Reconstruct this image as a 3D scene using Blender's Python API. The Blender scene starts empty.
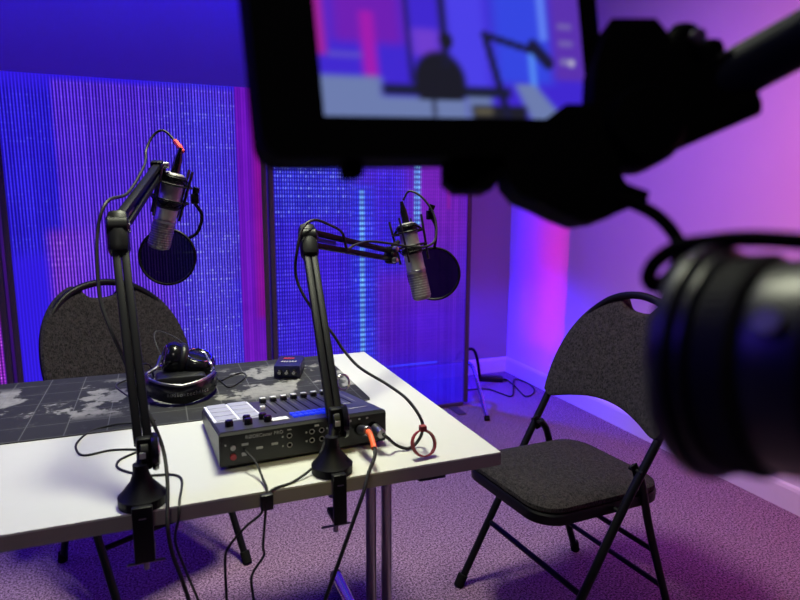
import bpy, bmesh, math, random
from mathutils import Vector, Matrix
random.seed(7)
PI = math.pi
S = bpy.context.scene
COL = S.collection

# ------------------------------------------------------------------ camera
CAM = Vector((-0.5543, -0.9101, 1.19))
CR = Vector((0.93087068, -0.36533308, 0.00339538))
CU = Vector((0.05589104, 0.15158252, 0.98686318))
CF = Vector((0.36104844, 0.91845222, -0.16152257))
cd = bpy.data.cameras.new('camera'); cam = bpy.data.objects.new('camera', cd); COL.objects.link(cam)
cam.matrix_world = Matrix(((CR.x, CU.x, -CF.x, CAM.x), (CR.y, CU.y, -CF.y, CAM.y), (CR.z, CU.z, -CF.z, CAM.z), (0, 0, 0, 1)))
cd.sensor_width = 36; cd.lens = 27.6; cd.clip_start = 0.02
cd.dof.use_dof = True; cd.dof.focus_distance = 1.45; cd.dof.aperture_fstop = 5.0
S.camera = cam

# ------------------------------------------------------------------ world, exposure
w = bpy.data.worlds.new('world'); S.world = w; w.use_nodes = True
w.node_tree.nodes['Background'].inputs[0].default_value = (0.05, 0.03, 0.3, 1)
w.node_tree.nodes['Background'].inputs[1].default_value = 0.02
S.view_settings.view_transform = 'Standard'; S.view_settings.look = 'None'
S.view_settings.exposure = 0.0; S.view_settings.gamma = 1.0; S.view_settings.use_curve_mapping = False

# ------------------------------------------------------------------ lights
def area(name, loc, target, size, power, color, size_y=None, spread=180):
    l = bpy.data.lights.new(name, 'AREA'); l.energy = power; l.color = color
    l.size = size; l.spread = math.radians(spread)
    if size_y: l.shape = 'RECTANGLE'; l.size_y = size_y
    o = bpy.data.objects.new(name, l); COL.objects.link(o); o.location = loc
    o.rotation_euler = (Vector(target) - Vector(loc)).to_track_quat('-Z', 'Y').to_euler()
    return o
def spot(name, loc, target, power, color, angle, blend=0.5, radius=0.03):
    l = bpy.data.lights.new(name, 'SPOT'); l.energy = power; l.color = color
    l.spot_size = math.radians(angle); l.spot_blend = blend; l.shadow_soft_size = radius
    o = bpy.data.objects.new(name, l); COL.objects.link(o); o.location = loc
    o.rotation_euler = (Vector(target) - Vector(loc)).to_track_quat('-Z', 'Y').to_euler()
    return o
area('warm_key_lamp', (-0.20, 0.62, 2.95), (-0.34, 0.55, 0.0), 0.5, 28, (0.97, 1.0, 0.74), spread=94)
spot('front_fill_spot', (-0.75, -1.25, 2.6), (-0.60, 0.0, 0.72), 26, (1.0, 0.95, 0.85), 46, 1.0, 0.12)  # added fill, brightens the table's front edge; no fixture there
area('blue_ceiling_strip', (-0.6, 2.40, 2.52), (-0.6, 2.72, 1.5), 3.6, 24, (0.008, 0.003, 1.0), 0.12)
area('blue_fill_lamp', (-2.4, 0.9, 2.3), (-0.2, 0.6, 0.3), 0.8, 19, (0.08, 0.03, 1.0))
area('pink_wall_lamp', (0.60, -0.95, 2.0), (1.68, 0.05, 1.35), 0.4, 15, (1.0, 0.20, 0.27), spread=86)
area('violet_wall_lamp', (0.35, 0.9, 2.2), (1.68, 1.1, 0.9), 0.5, 5.6, (0.22, 0.10, 0.95), spread=100)
area('magenta_strip_lamp', (-0.6, 2.50, 1.0), (1.68, 2.20, 1.0), 0.02, 0.8, (1.0, 0.0, 0.45), 1.6, spread=12)
area('violet_strip_lamp', (-0.6, 2.52, 1.0), (1.68, 2.42, 1.0), 0.02, 0.9, (0.30, 0.0, 1.0), 1.6, spread=12)
area('blue_corner_lamp', (-0.6, 2.45, 1.0), (1.68, 2.60, 1.0), 0.02, 1.1, (0.02, 0.01, 1.0), 1.6, spread=12)
spot('blue_floor_lamp', (0.85, 2.52, 0.85), (1.35, 2.25, 0.0), 125, (0.03, 0.01, 1.0), 110, 0.9, 0.05)
spot('added_yellow_spot', (-0.30, -0.90, 1.95), (-0.33, 0.04, 0.74), 16, (1.0, 0.95, 0.2), 13, 1.0, 0.02)  # added narrow spot, makes the yellow patch before the mixer

# ------------------------------------------------------------------ materials
class NT:
    def __init__(s, name):
        s.m = bpy.data.materials.new(name); s.m.use_nodes = True
        s.t = s.m.node_tree; s.b = s.t.nodes['Principled BSDF']; s.out = s.t.nodes['Material Output']
    def n(s, typ, **kw):
        x = s.t.nodes.new(typ)
        for k, v in kw.items(): setattr(x, k, v)
        return x
    def l(s, a, b): s.t.links.new(a, b)
    def val(s, x, inp):
        if hasattr(x, 'is_output') or hasattr(x, 'links'): s.l(x, inp)
        else: inp.default_value = x
    def math(s, op, a, b=0.0, c=None):
        x = s.n('ShaderNodeMath', operation=op); s.val(a, x.inputs[0]); s.val(b, x.inputs[1])
        if c is not None: s.val(c, x.inputs[2])
        return x.outputs[0]
    def step(s, v, a, b):
        x = s.n('ShaderNodeMapRange', interpolation_type='SMOOTHSTEP'); s.val(v, x.inputs[0])
        x.inputs[1].default_value = a; x.inputs[2].default_value = b
        return x.outputs[0]
    def mix(s, f, a, b, blend='MIX'):
        x = s.n('ShaderNodeMixRGB', blend_type=blend); s.val(f, x.inputs[0])
        for q, i in ((a, 1), (b, 2)):
            if isinstance(q, tuple): x.inputs[i].default_value = (*q[:3], 1)
            else: s.l(q, x.inputs[i])
        return x.outputs[0]
    def noise(s, co, scale, detail=2.0, rough=0.5):
        x = s.n('ShaderNodeTexNoise'); s.l(co, x.inputs['Vector']); x.inputs['Scale'].default_value = scale
        x.inputs['Detail'].default_value = detail; x.inputs['Roughness'].default_value = rough
        return x.outputs['Fac']
    def obj(s): return s.n('ShaderNodeTexCoord').outputs['Object']
    def bump(s, h, strength, dist):
        x = s.n('ShaderNodeBump'); s.l(h, x.inputs['Height']); x.inputs['Strength'].default_value = strength
        x.inputs['Distance'].default_value = dist; s.l(x.outputs[0], s.b.inputs['Normal'])

def mat(name, color, rough=0.5, metal=0.0, spec=0.5, var=0.08, emit=None, emit_s=0.0, alpha=None):
    k = NT(name); b = k.b
    co = k.obj(); nz = k.noise(co, 60, 3)
    c2 = tuple(max(0, c * (1 - 2 * var)) for c in color)
    k.l(k.mix(nz, c2, color), b.inputs['Base Color'])
    b.inputs['Roughness'].default_value = rough; b.inputs['Metallic'].default_value = metal
    b.inputs['Specular IOR Level'].default_value = spec
    if emit: b.inputs['Emission Color'].default_value = (*emit, 1); b.inputs['Emission Strength'].default_value = emit_s
    if alpha is not None: b.inputs['Alpha'].default_value = alpha
    return k.m

M = {}
M['black'] = mat('black_plastic', (0.008, 0.008, 0.010), 0.4, spec=0.4)
M['gloss_black'] = mat('gloss_black', (0.006, 0.006, 0.008), 0.2, spec=0.4)
M['matte_black'] = mat('matte_black', (0.0025, 0.0025, 0.003), 0.8, spec=0.03)
M['rod'] = mat('anodised_rod', (0.004, 0.005, 0.022), 0.6, 0.0, spec=0.06)
M['rod_glint'] = mat('painted_rod_highlight', (0.05, 0.048, 0.046), 0.6, 0.0, spec=0.3)
M['black_metal'] = mat('black_painted_metal', (0.005, 0.005, 0.007), 0.42, 0.0, 0.16)
M['cable'] = mat('black_cable_rubber', (0.010, 0.010, 0.012), 0.55, spec=0.3)
M['grey_cable'] = mat('grey_cable_rubber', (0.03, 0.03, 0.035), 0.4)
M['rubber'] = mat('rubber', (0.008, 0.008, 0.008), 0.8, spec=0.1)
M['chrome'] = mat('chrome', (0.65, 0.65, 0.68), 0.15, 1.0)
M['steel'] = mat('satin_steel', (0.35, 0.34, 0.36), 0.32, 1.0)
M['mic_metal'] = mat('gunmetal_body', (0.34, 0.32, 0.315), 0.45, 0.6)
M['arm_metal'] = mat('arm_black_gloss', (0.004, 0.004, 0.007), 0.5, 0.0, 0.12)
M['white_plastic'] = mat('white_plastic', (0.75, 0.75, 0.78), 0.4)
M['white_print'] = mat('white_print', (0.35, 0.35, 0.37), 0.6)
M['red_print'] = mat('red_print', (0.32, 0.02, 0.03), 0.5)
M['red_cloth'] = mat('red_cable_tie', (0.20, 0.008, 0.016), 0.7)
M['orange'] = mat('orange_boot', (0.85, 0.12, 0.03), 0.5)
M['red_boot'] = mat('red_boot', (0.7, 0.03, 0.03), 0.5)
M['deck'] = mat('mixer_deck', (0.045, 0.045, 0.055), 0.35, 0.2)
M['pad_lit'] = mat('lit_pad', (0.30, 0.30, 0.36), 0.4, emit=(0.75, 0.75, 1.0), emit_s=0.14)
M['pad_rim'] = mat('pad_surround', (0.6, 0.6, 0.66), 0.4, emit=(0.7, 0.7, 0.95), emit_s=0.30)
M['blue_button'] = mat('blue_lit_button', (0.02, 0.04, 0.5), 0.3, emit=(0.01, 0.04, 1.0), emit_s=0.55)
M['box_blue'] = mat('dark_blue_case', (0.012, 0.012, 0.06), 0.35)

def m_fabric():
    k = NT('charcoal_weave'); co = k.obj()
    mp = k.n('ShaderNodeMapping'); k.l(co, mp.inputs[0]); mp.inputs['Scale'].default_value = (1, 1, 0.35)
    nz = k.noise(mp.outputs[0], 330, 3, 0.8); n2 = k.noise(co, 110, 2, 0.6)
    f = k.step(k.math('ADD', k.math('MULTIPLY', nz, 0.7), k.math('MULTIPLY', n2, 0.3)), 0.40, 0.60)
    k.l(k.mix(f, (0.008, 0.007, 0.008), (0.040, 0.034, 0.038)), k.b.inputs['Base Color'])
    k.b.inputs['Roughness'].default_value = 0.95; k.b.inputs['Specular IOR Level'].default_value = 0.2
    k.bump(f, 0.5, 0.0015); return k.m
M['fabric'] = m_fabric()
def m_carpet():
    k = NT('speckled_carpet'); co = k.obj()
    a = k.noise(co, 150, 3, 0.9); b = k.noise(co, 60, 2, 0.6)
    f = k.step(a, 0.42, 0.58)
    c = k.mix(f, (0.055, 0.028, 0.055), (0.46, 0.28, 0.45)); c = k.mix(k.math('MULTIPLY', b, 0.35), c, (0.08, 0.045, 0.08))
    k.l(c, k.b.inputs['Base Color']); k.b.inputs['Roughness'].default_value = 1.0; k.b.inputs['Specular IOR Level'].default_value = 0.1
    k.bump(a, 0.6, 0.004); return k.m
M['carpet'] = m_carpet()
def m_wall():
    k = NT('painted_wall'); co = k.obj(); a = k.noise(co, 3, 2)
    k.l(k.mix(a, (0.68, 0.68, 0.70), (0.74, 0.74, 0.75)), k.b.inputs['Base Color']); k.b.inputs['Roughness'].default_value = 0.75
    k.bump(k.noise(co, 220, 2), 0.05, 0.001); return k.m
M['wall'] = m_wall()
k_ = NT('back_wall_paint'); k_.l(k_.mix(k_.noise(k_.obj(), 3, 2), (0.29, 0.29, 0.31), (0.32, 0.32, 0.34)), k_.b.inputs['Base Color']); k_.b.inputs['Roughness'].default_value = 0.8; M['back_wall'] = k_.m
M['dark_wall'] = mat('dark_wall_paint', (0.16, 0.16, 0.17), 0.9, var=0.02)
M['trim'] = mat('gloss_trim', (0.72, 0.72, 0.73), 0.35, var=0.02)
M['ceiling'] = mat('ceiling_paint', (0.25, 0.25, 0.25), 0.9, var=0.02)
M['top'] = mat('white_laminate', (0.52, 0.52, 0.51), 0.42, var=0.02, spec=0.4)
M['edge'] = mat('grey_edge_band', (0.22, 0.20, 0.195), 0.5, var=0.05)
def m_mat():
    k = NT('map_print_mat'); co = k.obj()
    sp = k.n('ShaderNodeSeparateXYZ'); k.l(co, sp.inputs[0])
    big = k.noise(co, 5.2, 6, 0.62); det = k.noise(co, 55, 5, 0.7)
    land = k.step(k.math('ADD', big, k.math('MULTIPLY', det, 0.09)), 0.565, 0.60)
    # land only in the middle band of the mat
    band = k.math('MULTIPLY', k.step(sp.outputs[1], 0.07, 0.13), k.math('SUBTRACT', 1.0, k.step(sp.outputs[1], 0.33, 0.39)))
    land = k.math('MULTIPLY', land, band)
    def grid(v, per, wd):
        fr = k.math('FRACT', k.math('DIVIDE', v, per)); return k.math('LESS_THAN', fr, wd)
    g = k.math('MAXIMUM', grid(sp.outputs[0], 0.075, 0.03), grid(sp.outputs[1], 0.075, 0.03))
    fine = k.math('MULTIPLY', k.step(k.noise(co, 28, 5, 0.8), 0.55, 0.7), 0.5)
    base = k.mix(fine, (0.014, 0.014, 0.016), (0.05, 0.05, 0.052))
    c = k.mix(land, base, k.mix(det, (0.07, 0.07, 0.072), (0.30, 0.29, 0.29)))
    c = k.mix(k.math('MULTIPLY', g, 0.45), c, (0.14, 0.14, 0.145))
    k.l(c, k.b.inputs['Base Color']); k.b.inputs['Roughness'].default_value = 0.7; k.b.inputs['Specular IOR Level'].default_value = 0.25
    k.bump(k.noise(co, 600, 2), 0.15, 0.0005); return k.m
M['mat'] = m_mat()

def m_panel(name, base, zones, per=0.0128, clear=None):
    """Divider sheet, backlight painted as emission: lamella lines and dot rows in colour fields.
    zones: (x0,x1,z0,z1,softness,line colour,gap level,row gain,dot gain,row period)"""
    k = NT(name); co = k.obj()
    sp = k.n('ShaderNodeSeparateXYZ'); k.l(co, sp.inputs[0]); X, Z = sp.outputs[0], sp.outputs[2]
    fx = k.math('FRACT', k.math('DIVIDE', X, per))
    tri = k.math('ABSOLUTE', k.math('SUBTRACT', fx, 0.5))
    line = k.math('SUBTRACT', 1.0, k.step(tri, 0.10, 0.30))
    cx = k.math('FLOOR', k.math('DIVIDE', X, per))
    big = k.noise(co, 7, 3, 0.6)
    def white(a, b):
        cmb = k.n('ShaderNodeCombineXYZ')
        if a is not None: k.l(a, cmb.inputs[0])
        if b is not None: k.l(b, cmb.inputs[1])
        wn = k.n('ShaderNodeTexWhiteNoise', noise_dimensions='3D'); k.l(cmb.outputs[0], wn.inputs[0]); return wn.outputs[0]
    wcol = white(cx, None)
    def maskf(x0, x1, z0, z1, s):
        a = k.step(X, x0 - s, x0 + s); b = k.math('SUBTRACT', 1.0, k.step(X, x1 - s, x1 + s))
        c = k.step(Z, z0 - s, z0 + s); d = k.math('SUBTRACT', 1.0, k.step(Z, z1 - s, z1 + s))
        return k.math('MULTIPLY', k.math('MULTIPLY', a, b), k.math('MULTIPLY', c, d))
    cur = k.mix(line, tuple(c * 0.7 for c in base), base)
    rows = {}
    for (x0, x1, z0, z1, s, c, gap, rg, dg, rp) in zones:
        if rp not in rows:
            cz = k.math('FLOOR', k.math('DIVIDE', Z, rp)); fz = k.math('ABSOLUTE', k.math('SUBTRACT', k.math('FRACT', k.math('DIVIDE', Z, rp)), 0.5))
            row = k.math('SUBTRACT', 1.0, k.step(fz, 0.10, 0.40))
            rows[rp] = (row, white(cx, cz), white(None, cz))
        row, wd, wr = rows[rp]
        dot = k.math('MULTIPLY', k.math('MULTIPLY', row, line), k.math('POWER', k.math('MULTIPLY', wd, k.math('ADD', 0.5, k.math('MULTIPLY', wr, 0.5))), 3.0))
        G = k.math('ADD', gap, k.math('MULTIPLY', line, 1 - gap))
        G = k.math('MULTIPLY', G, k.math('ADD', 0.80, k.math('MULTIPLY', wcol, 0.25)))
        RG = k.math('ADD', 1 - rg, k.math('MULTIPLY', row, k.math('MULTIPLY', rg, k.math('ADD', 0.7, k.math('MULTIPLY', wr, 0.6)))))
        G = k.math('MULTIPLY', G, RG)
        G = k.math('MULTIPLY', G, k.math('ADD', 0.78, k.math('MULTIPLY', big, 0.44)))
        colr = k.mix(G, (c[0] * 0.35, c[1] * 0.12, c[2] * 0.95), c)
        vm = k.n('ShaderNodeVectorMath', operation='SCALE'); k.l(colr, vm.inputs[0]); k.l(G, vm.inputs[3])
        lit = vm.outputs[0]
        if dg > 0: lit = k.mix(k.math('MINIMUM', k.math('MULTIPLY', dot, dg), 0.9), lit, (min(1, c[0] * 1.6 + 0.12), min(1, c[1] * 2 + 0.16), 1.0))
        cur = k.mix(maskf(x0, x1, z0, z1, s), cur, lit)
    k.t.nodes.remove(k.b)
    em = k.n('ShaderNodeEmission'); k.l(cur, em.inputs[0]); em.inputs[1].default_value = 1.22  # paints the light of LEDs behind a translucent sheet
    gl = k.n('ShaderNodeBsdfGlossy'); gl.inputs[0].default_value = (0.04, 0.04, 0.05, 1); gl.inputs['Roughness'].default_value = 0.3
    ad = k.n('ShaderNodeAddShader'); k.l(em.outputs[0], ad.inputs[0]); k.l(gl.outputs[0], ad.inputs[1])
    if clear:
        tr = k.n('ShaderNodeBsdfTransparent'); tr.inputs[0].default_value = (0.65, 0.50, 0.95, 1)
        mx = k.n('ShaderNodeMixShader'); k.val(k.math('MULTIPLY', maskf(*clear[:5]), clear[5]), mx.inputs[0])
        k.l(ad.outputs[0], mx.inputs[1]); k.l(tr.outputs[0], mx.inputs[2]); k.l(mx.outputs[0], k.out.inputs[0])
    else: k.l(ad.outputs[0], k.out.inputs[0])
    return k.m
# local x runs 0..1.12, z 0..1.74
M['panel_a'] = m_panel('painted_backlight_wide_blue', (0.030, 0.010, 0.72), [
    (0.0, 0.26, 0.95, 1.66, 0.05, (0.045, 0.025, 0.88), 0.36, 0.05, 0.25, 0.0148),
    (0.225, 0.985, 0.80, 1.69, 0.014, (0.155, 0.050, 0.95), 0.26, 0.07, 0.2, 0.0148),
    (0.66, 0.985, 0.95, 1.69, 0.14, (0.105, 0.075, 1.0), 0.26, 0.10, 0.9, 0.0148),
    (0.165, 0.42, 0.0, 1.05, 0.03, (0.32, 0.075, 0.90), 0.24, 0.10, 0.5, 0.024),
    (0.28, 0.74, 0.0, 1.12, 0.12, (0.22, 0.070, 0.98), 0.24, 0.06, 0.2, 0.0148),
    (0.68, 0.985, 0.0, 1.14, 0.10, (0.135, 0.10, 1.0), 0.24, 0.12, 1.3, 0.0148),
    (0.985, 1.13, 0.0, 1.74, 0.006, (0.150, 0.008, 0.47), 0.82, 0.0, 0.0, 0.0148),
    (1.06, 1.13, 0.6, 1.74, 0.025, (0.25, 0.006, 0.30), 0.8, 0.0, 0.0, 0.0148)])
M['panel_b'] = m_panel('painted_backlight_cyan_column', (0.018, 0.008, 0.66), [
    (0.0, 0.66, 0.0, 1.71, 0.03, (0.075, 0.050, 0.98), 0.42, 0.38, 0.5, 0.0196),
    (0.10, 0.42, 0.0, 1.12, 0.14, (0.080, 0.030, 0.90), 0.48, 0.30, 0.2, 0.0196),
    (0.02, 0.44, 1.10, 1.71, 0.08, (0.075, 0.085, 1.0), 0.38, 0.42, 1.3, 0.0196),
    (0.53, 1.13, 0.0, 1.71, 0.14, (0.105, 0.015, 0.50), 0.80, 0.10, 0.0, 0.0196),
    (0.72, 1.13, 0.95, 1.71, 0.14, (0.15, 0.012, 0.44), 0.80, 0.10, 0.0, 0.0196),
    (0.54, 0.74, 0.80, 1.38, 0.08, (0.05, 0.032, 0.92), 0.5, 0.30, 0.3, 0.0196),
    (0.42, 0.55, 0.28, 1.26, 0.040, (0.050, 0.070, 1.0), 0.55, 0.35, 0.6, 0.0270),
    (0.466, 0.490, 0.33, 1.24, 0.009, (0.17, 0.52, 1.0), 0.75, 0.55, 0.6, 0.0270),
    (0.772, 0.808, 1.05, 1.71, 0.012, (0.15, 0.46, 1.0), 0.55, 0.50, 0.8, 0.0270),
    (0.970, 0.985, 1.14, 1.71, 0.015, (0.30, 0.01, 0.34), 0.8, 0.0, 0.0, 0.0196),
    (0.48, 1.13, 0.0, 0.30, 0.12, (0.035, 0.014, 0.66), 0.85, 0.0, 0.0, 0.0196)], clear=(0.60, 1.14, -0.1, 0.62, 0.10, 0.5))
M['panel_c'] = m_panel('painted_backlight_rose', (0.06, 0.008, 0.40), [
    (0.5, 1.13, 0.0, 1.3, 0.02, (0.40, 0.04, 0.60), 0.35, 0.3, 0.8, 0.0148),
    (0.6, 1.13, 0.66, 0.95, 0.05, (0.75, 0.04, 0.18), 0.4, 0.3, 0.8, 0.0148)])

# ------------------------------------------------------------------ mesh helpers
def BM(): return bmesh.new()
def box(b, c, s, rot=None, bev=0.0):
    r = bmesh.ops.create_cube(b, size=1.0); vs = r['verts']
    bmesh.ops.scale(b, vec=s, verts=vs)
    if bev > 0:
        es = list({e for v in vs for e in v.link_edges})
        q = bmesh.ops.bevel(b, geom=es, offset=bev, segments=2, affect='EDGES', profile=0.5)
        vs = list({v for f in q['faces'] for v in f.verts} | {v for v in vs if v.is_valid})
        # collect whole island
        seen = set(vs); st = list(vs)
        while st:
            v = st.pop()
            for e in v.link_edges:
                o = e.other_vert(v)
                if o not in seen: seen.add(o); st.append(o)
        vs = list(seen)
    if rot is not None: bmesh.ops.rotate(b, cent=(0, 0, 0), matrix=rot, verts=vs)
    bmesh.ops.translate(b, vec=c, verts=vs)
    return vs
def frame_of(d):
    d = Vector(d).normalized(); a = Vector((0, 0, 1)) if abs(d.z) < 0.9 else Vector((1, 0, 0))
    x = a.cross(d).normalized(); return x, d.cross(x)
def lathe(b, o, axis, prof, n=32, cap=True):
    """prof: list of (distance along axis, radius)"""
    o = Vector(o); d = Vector(axis).normalized(); x, y = frame_of(d); rings = []
    for t, r in prof:
        rings.append([b.verts.new(o + d * t + (x * math.cos(2 * PI * i / n) + y * math.sin(2 * PI * i / n)) * max(r, 1e-5)) for i in range(n)])
    for A, B in zip(rings, rings[1:]):
        for i in range(n): b.faces.new((A[i], A[(i + 1) % n], B[(i + 1) % n], B[i]))
    if cap:
        b.faces.new(rings[0][::-1]); b.faces.new(rings[-1])
def cyl(b, p, q, r, n=20, r2=None):
    p = Vector(p); q = Vector(q); L = (q - p).length; r2 = r if r2 is None else r2; e = min(r * 0.15, L * 0.1)
    lathe(b, p, q - p, [(0, r - e), (e, r), (L - e, r2), (L, r2 - e)], n)
def smooth_path(pts, seg=6):
    P = [Vector(p) for p in pts]
    if len(P) < 3: return P
    P = [2 * P[0] - P[1]] + P + [2 * P[-1] - P[-2]]; out = []
    for i in range(1, len(P) - 2):
        a, b_, c, d = P[i - 1:i + 3]
        for k in range(seg):
            t = k / seg
            out.append(0.5 * ((2 * b_) + (-a + c) * t + (2 * a - 5 * b_ + 4 * c - d) * t * t + (-a + 3 * b_ - 3 * c + d) * t ** 3))
    out.append(P[-2]); return out
def tube(b, pts, r, n=10, seg=6, closed=False, smooth=True, sq=None):
    P = smooth_path(pts, seg) if smooth and not closed else [Vector(p) for p in pts]
    N = len(P); rings = []; nrm = None
    for i in range(N):
        if closed: t = (P[(i + 1) % N] - P[i - 1])
        else: t = P[min(i + 1, N - 1)] - P[max(i - 1, 0)]
        t.normalize()
        if nrm is None: nrm = frame_of(t)[0]
        nrm = (nrm - t * nrm.dot(t)).normalized(); bi = t.cross(nrm)
        rr = r(i / (N - 1)) if callable(r) else r
        rings.append([b.verts.new(P[i] + (nrm * math.cos(2 * PI * k / n) + bi * math.sin(2 * PI * k / n)) * rr) for k in range(n)])
    rng = range(N) if closed else range(N - 1)
    for i in rng:
        A, B = rings[i], rings[(i + 1) % N]
        for k in range(n): b.faces.new((A[k], A[(k + 1) % n], B[(k + 1) % n], B[k]))
    if not closed: b.faces.new(rings[0][::-1]); b.faces.new(rings[-1])
def torus(b, c, axis, R, r, n=40, m=10, a0=0, a1=2 * PI):
    c = Vector(c); x, y = frame_of(axis)
    full = abs(a1 - a0 - 2 * PI) < 1e-6
    k = n if full else n + 1
    pts = [c + (x * math.cos(a0 + (a1 - a0) * i / n) + y * math.sin(a0 + (a1 - a0) * i / n)) * R for i in range(k)]
    tube(b, pts, r, m, closed=full, smooth=False)
def prism(b, outline, z0, z1):
    """outline: xy points; extruded in z"""
    A = [b.verts.new((x, y, z0)) for x, y in outline]; B = [b.verts.new((x, y, z1)) for x, y in outline]
    n = len(A); b.faces.new(A[::-1]); b.faces.new(B)
    for i in range(n): b.faces.new((A[i], A[(i + 1) % n], B[(i + 1) % n], B[i]))
def rrect(w_, h_, r, n=6, cx=0, cy=0):
    out = []
    for sx, sy, a0 in ((1, 1, 0), (-1, 1, 90), (-1, -1, 180), (1, -1, 270)):
        for k in range(n + 1):
            a = math.radians(a0 + 90 * k / n); out.append((cx + sx * (w_ / 2 - r) + r * math.cos(a), cy + sy * (h_ / 2 - r) + r * math.sin(a)))
    return out
def link(name, b, m, parent=None, smooth=True, origin=None, kind=None):
    bmesh.ops.recalc_face_normals(b, faces=b.faces)
    me = bpy.data.meshes.new(name)
    if origin is not None: bmesh.ops.translate(b, vec=-Vector(origin), verts=b.verts)
    b.to_mesh(me); b.free()
    me.materials.append(M[m] if isinstance(m, str) else m)
    if smooth:
        for p_ in me.polygons: p_.use_smooth = True
        try: me.set_sharp_from_angle(angle=math.radians(35))
        except Exception: pass
    o = bpy.data.objects.new(name, me); COL.objects.link(o)
    if origin is not None and parent is None: o.location = origin
    if parent is not None: o.parent = parent
    if kind: o['kind'] = kind
    return o
def thing(name, label, cat, loc=(0, 0, 0), rz=0.0, group=None):
    o = bpy.data.objects.new(name, None); o.empty_display_size = 0.05; COL.objects.link(o)
    o.location = loc; o.rotation_euler = (0, 0, rz); o['label'] = label; o['category'] = cat
    if group: o['group'] = group
    return o
def tag(o, label, cat, group=None):
    o['label'] = label; o['category'] = cat
    if group: o['group'] = group
    return o
def wpart(name, b, m, root, **kw):
    """part whose mesh was drawn in world coordinates, root is unrotated"""
    top = root; base = Vector((0, 0, 0))
    while top is not None: base += Vector(top.location); top = top.parent
    bmesh.ops.translate(b, vec=-base, verts=b.verts)
    return link(name, b, m, root, **kw)
def copy_tree(o, parent=None):
    c = o.copy(); COL.objects.link(c)
    if parent is not None: c.parent = parent
    for ch in list(o.children): copy_tree(ch, c)
    return c
def text_mesh(s, size, depth=0.0003):
    cu = bpy.data.curves.new('t', 'FONT'); cu.body = s; cu.size = size; cu.extrude = depth; cu.align_x = 'CENTER'; cu.align_y = 'CENTER'
    o = bpy.data.objects.new('t', cu); COL.objects.link(o); dg = bpy.context.evaluated_depsgraph_get()
    me = bpy.data.meshes.new_from_object(o.evaluated_get(dg)); bpy.data.objects.remove(o); bpy.data.curves.remove(cu)
    b = BM(); b.from_mesh(me); bpy.data.meshes.remove(me); return b

# ------------------------------------------------------------------ room
RX, RY = 1.68, 2.72
def struct(name, c, s, m):
    b = BM(); box(b, c, s); return link(name, b, m, None, smooth=False, kind='structure')
struct('floor', (-0.7, -0.3, -0.05), (4.9, 6.2, 0.1), 'carpet')
struct('ceiling', (-0.7, -0.3, 3.15), (4.9, 6.2, 0.1), 'ceiling')
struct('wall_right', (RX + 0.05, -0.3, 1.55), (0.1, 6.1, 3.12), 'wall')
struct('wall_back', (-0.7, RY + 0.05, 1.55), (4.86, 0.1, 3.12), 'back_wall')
struct('wall_left', (-3.1, -0.3, 1.55), (0.1, 6.1, 3.12), 'dark_wall')
struct('wall_front', (-0.7, -3.3, 1.55), (4.86, 0.1, 3.12), 'dark_wall')
def baseboard(name, p0, p1, n):
    b = BM(); p0 = Vector(p0); p1 = Vector(p1); n = Vector(n)
    prof = [(0, 0), (0.014, 0), (0.014, 0.085), (0.010, 0.098), (0.004, 0.104), (0, 0.104)]
    A = [b.verts.new(p0 + n * d + Vector((0, 0, z))) for d, z in prof]; B = [b.verts.new(p1 + n * d + Vector((0, 0, z))) for d, z in prof]
    k = len(A); b.faces.new(A); b.faces.new(B[::-1])
    for i in range(k): b.faces.new((A[i], A[(i + 1) % k], B[(i + 1) % k], B[i]))
    link(name, b, 'trim', None, smooth=False, kind='structure')
baseboard('baseboard_right', (RX, -3.2, 0), (RX, RY - 0.014, 0), (-1, 0, 0))
baseboard('baseboard_back', (-3.0, RY, 0), (RX, RY, 0), (0, -1, 0))

# ------------------------------------------------------------------ divider panels with painted backlight
def painted_glow_divider(label, x0, x1, y, h, m, rz=0.0, lean=0.0):
    t = thing('room_divider', label, 'divider', (x0, y, 0), rz, 'freestanding glowing dividers')
    W = x1 - x0
    b = BM(); box(b, (W / 2, 0, h / 2 + 0.012), (W - 0.03, 0.012, h - 0.024)); link('painted_glow_sheet', b, m, t, smooth=False)
    for x in (0.010, W - 0.010):
        b = BM(); box(b, (x, 0, h / 2 + 0.01), (0.024, 0.03, h - 0.02), bev=0.003); link('post', b, 'panel_post', t)
    b = BM(); box(b, (W / 2, 0, 0.014), (W - 0.05, 0.026, 0.020), bev=0.003); link('bottom_rail', b, 'panel_post', t)
    for x in (0.12, W - 0.10):
        b = BM(); box(b, (x, 0, 0.004), (0.05, 0.30, 0.006), bev=0.002); link('foot', b, 'panel_post', t)
    return t
M['panel_post'] = mat('dark_panel_post', (0.09, 0.06, 0.10), 0.35, 0.2)
painted_glow_divider('wide glowing blue and violet room divider standing behind the left chair', -1.170, -0.052, 2.17, 1.71, 'panel_a')
painted_glow_divider('glowing blue room divider with bright cyan columns, between desk and room corner', -0.038, 1.078, 2.17, 1.71, 'panel_b')
painted_glow_divider('rose tinted room divider cut by the left edge of the photo', -2.34, -1.190, 2.17, 1.71, 'panel_c')

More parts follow.
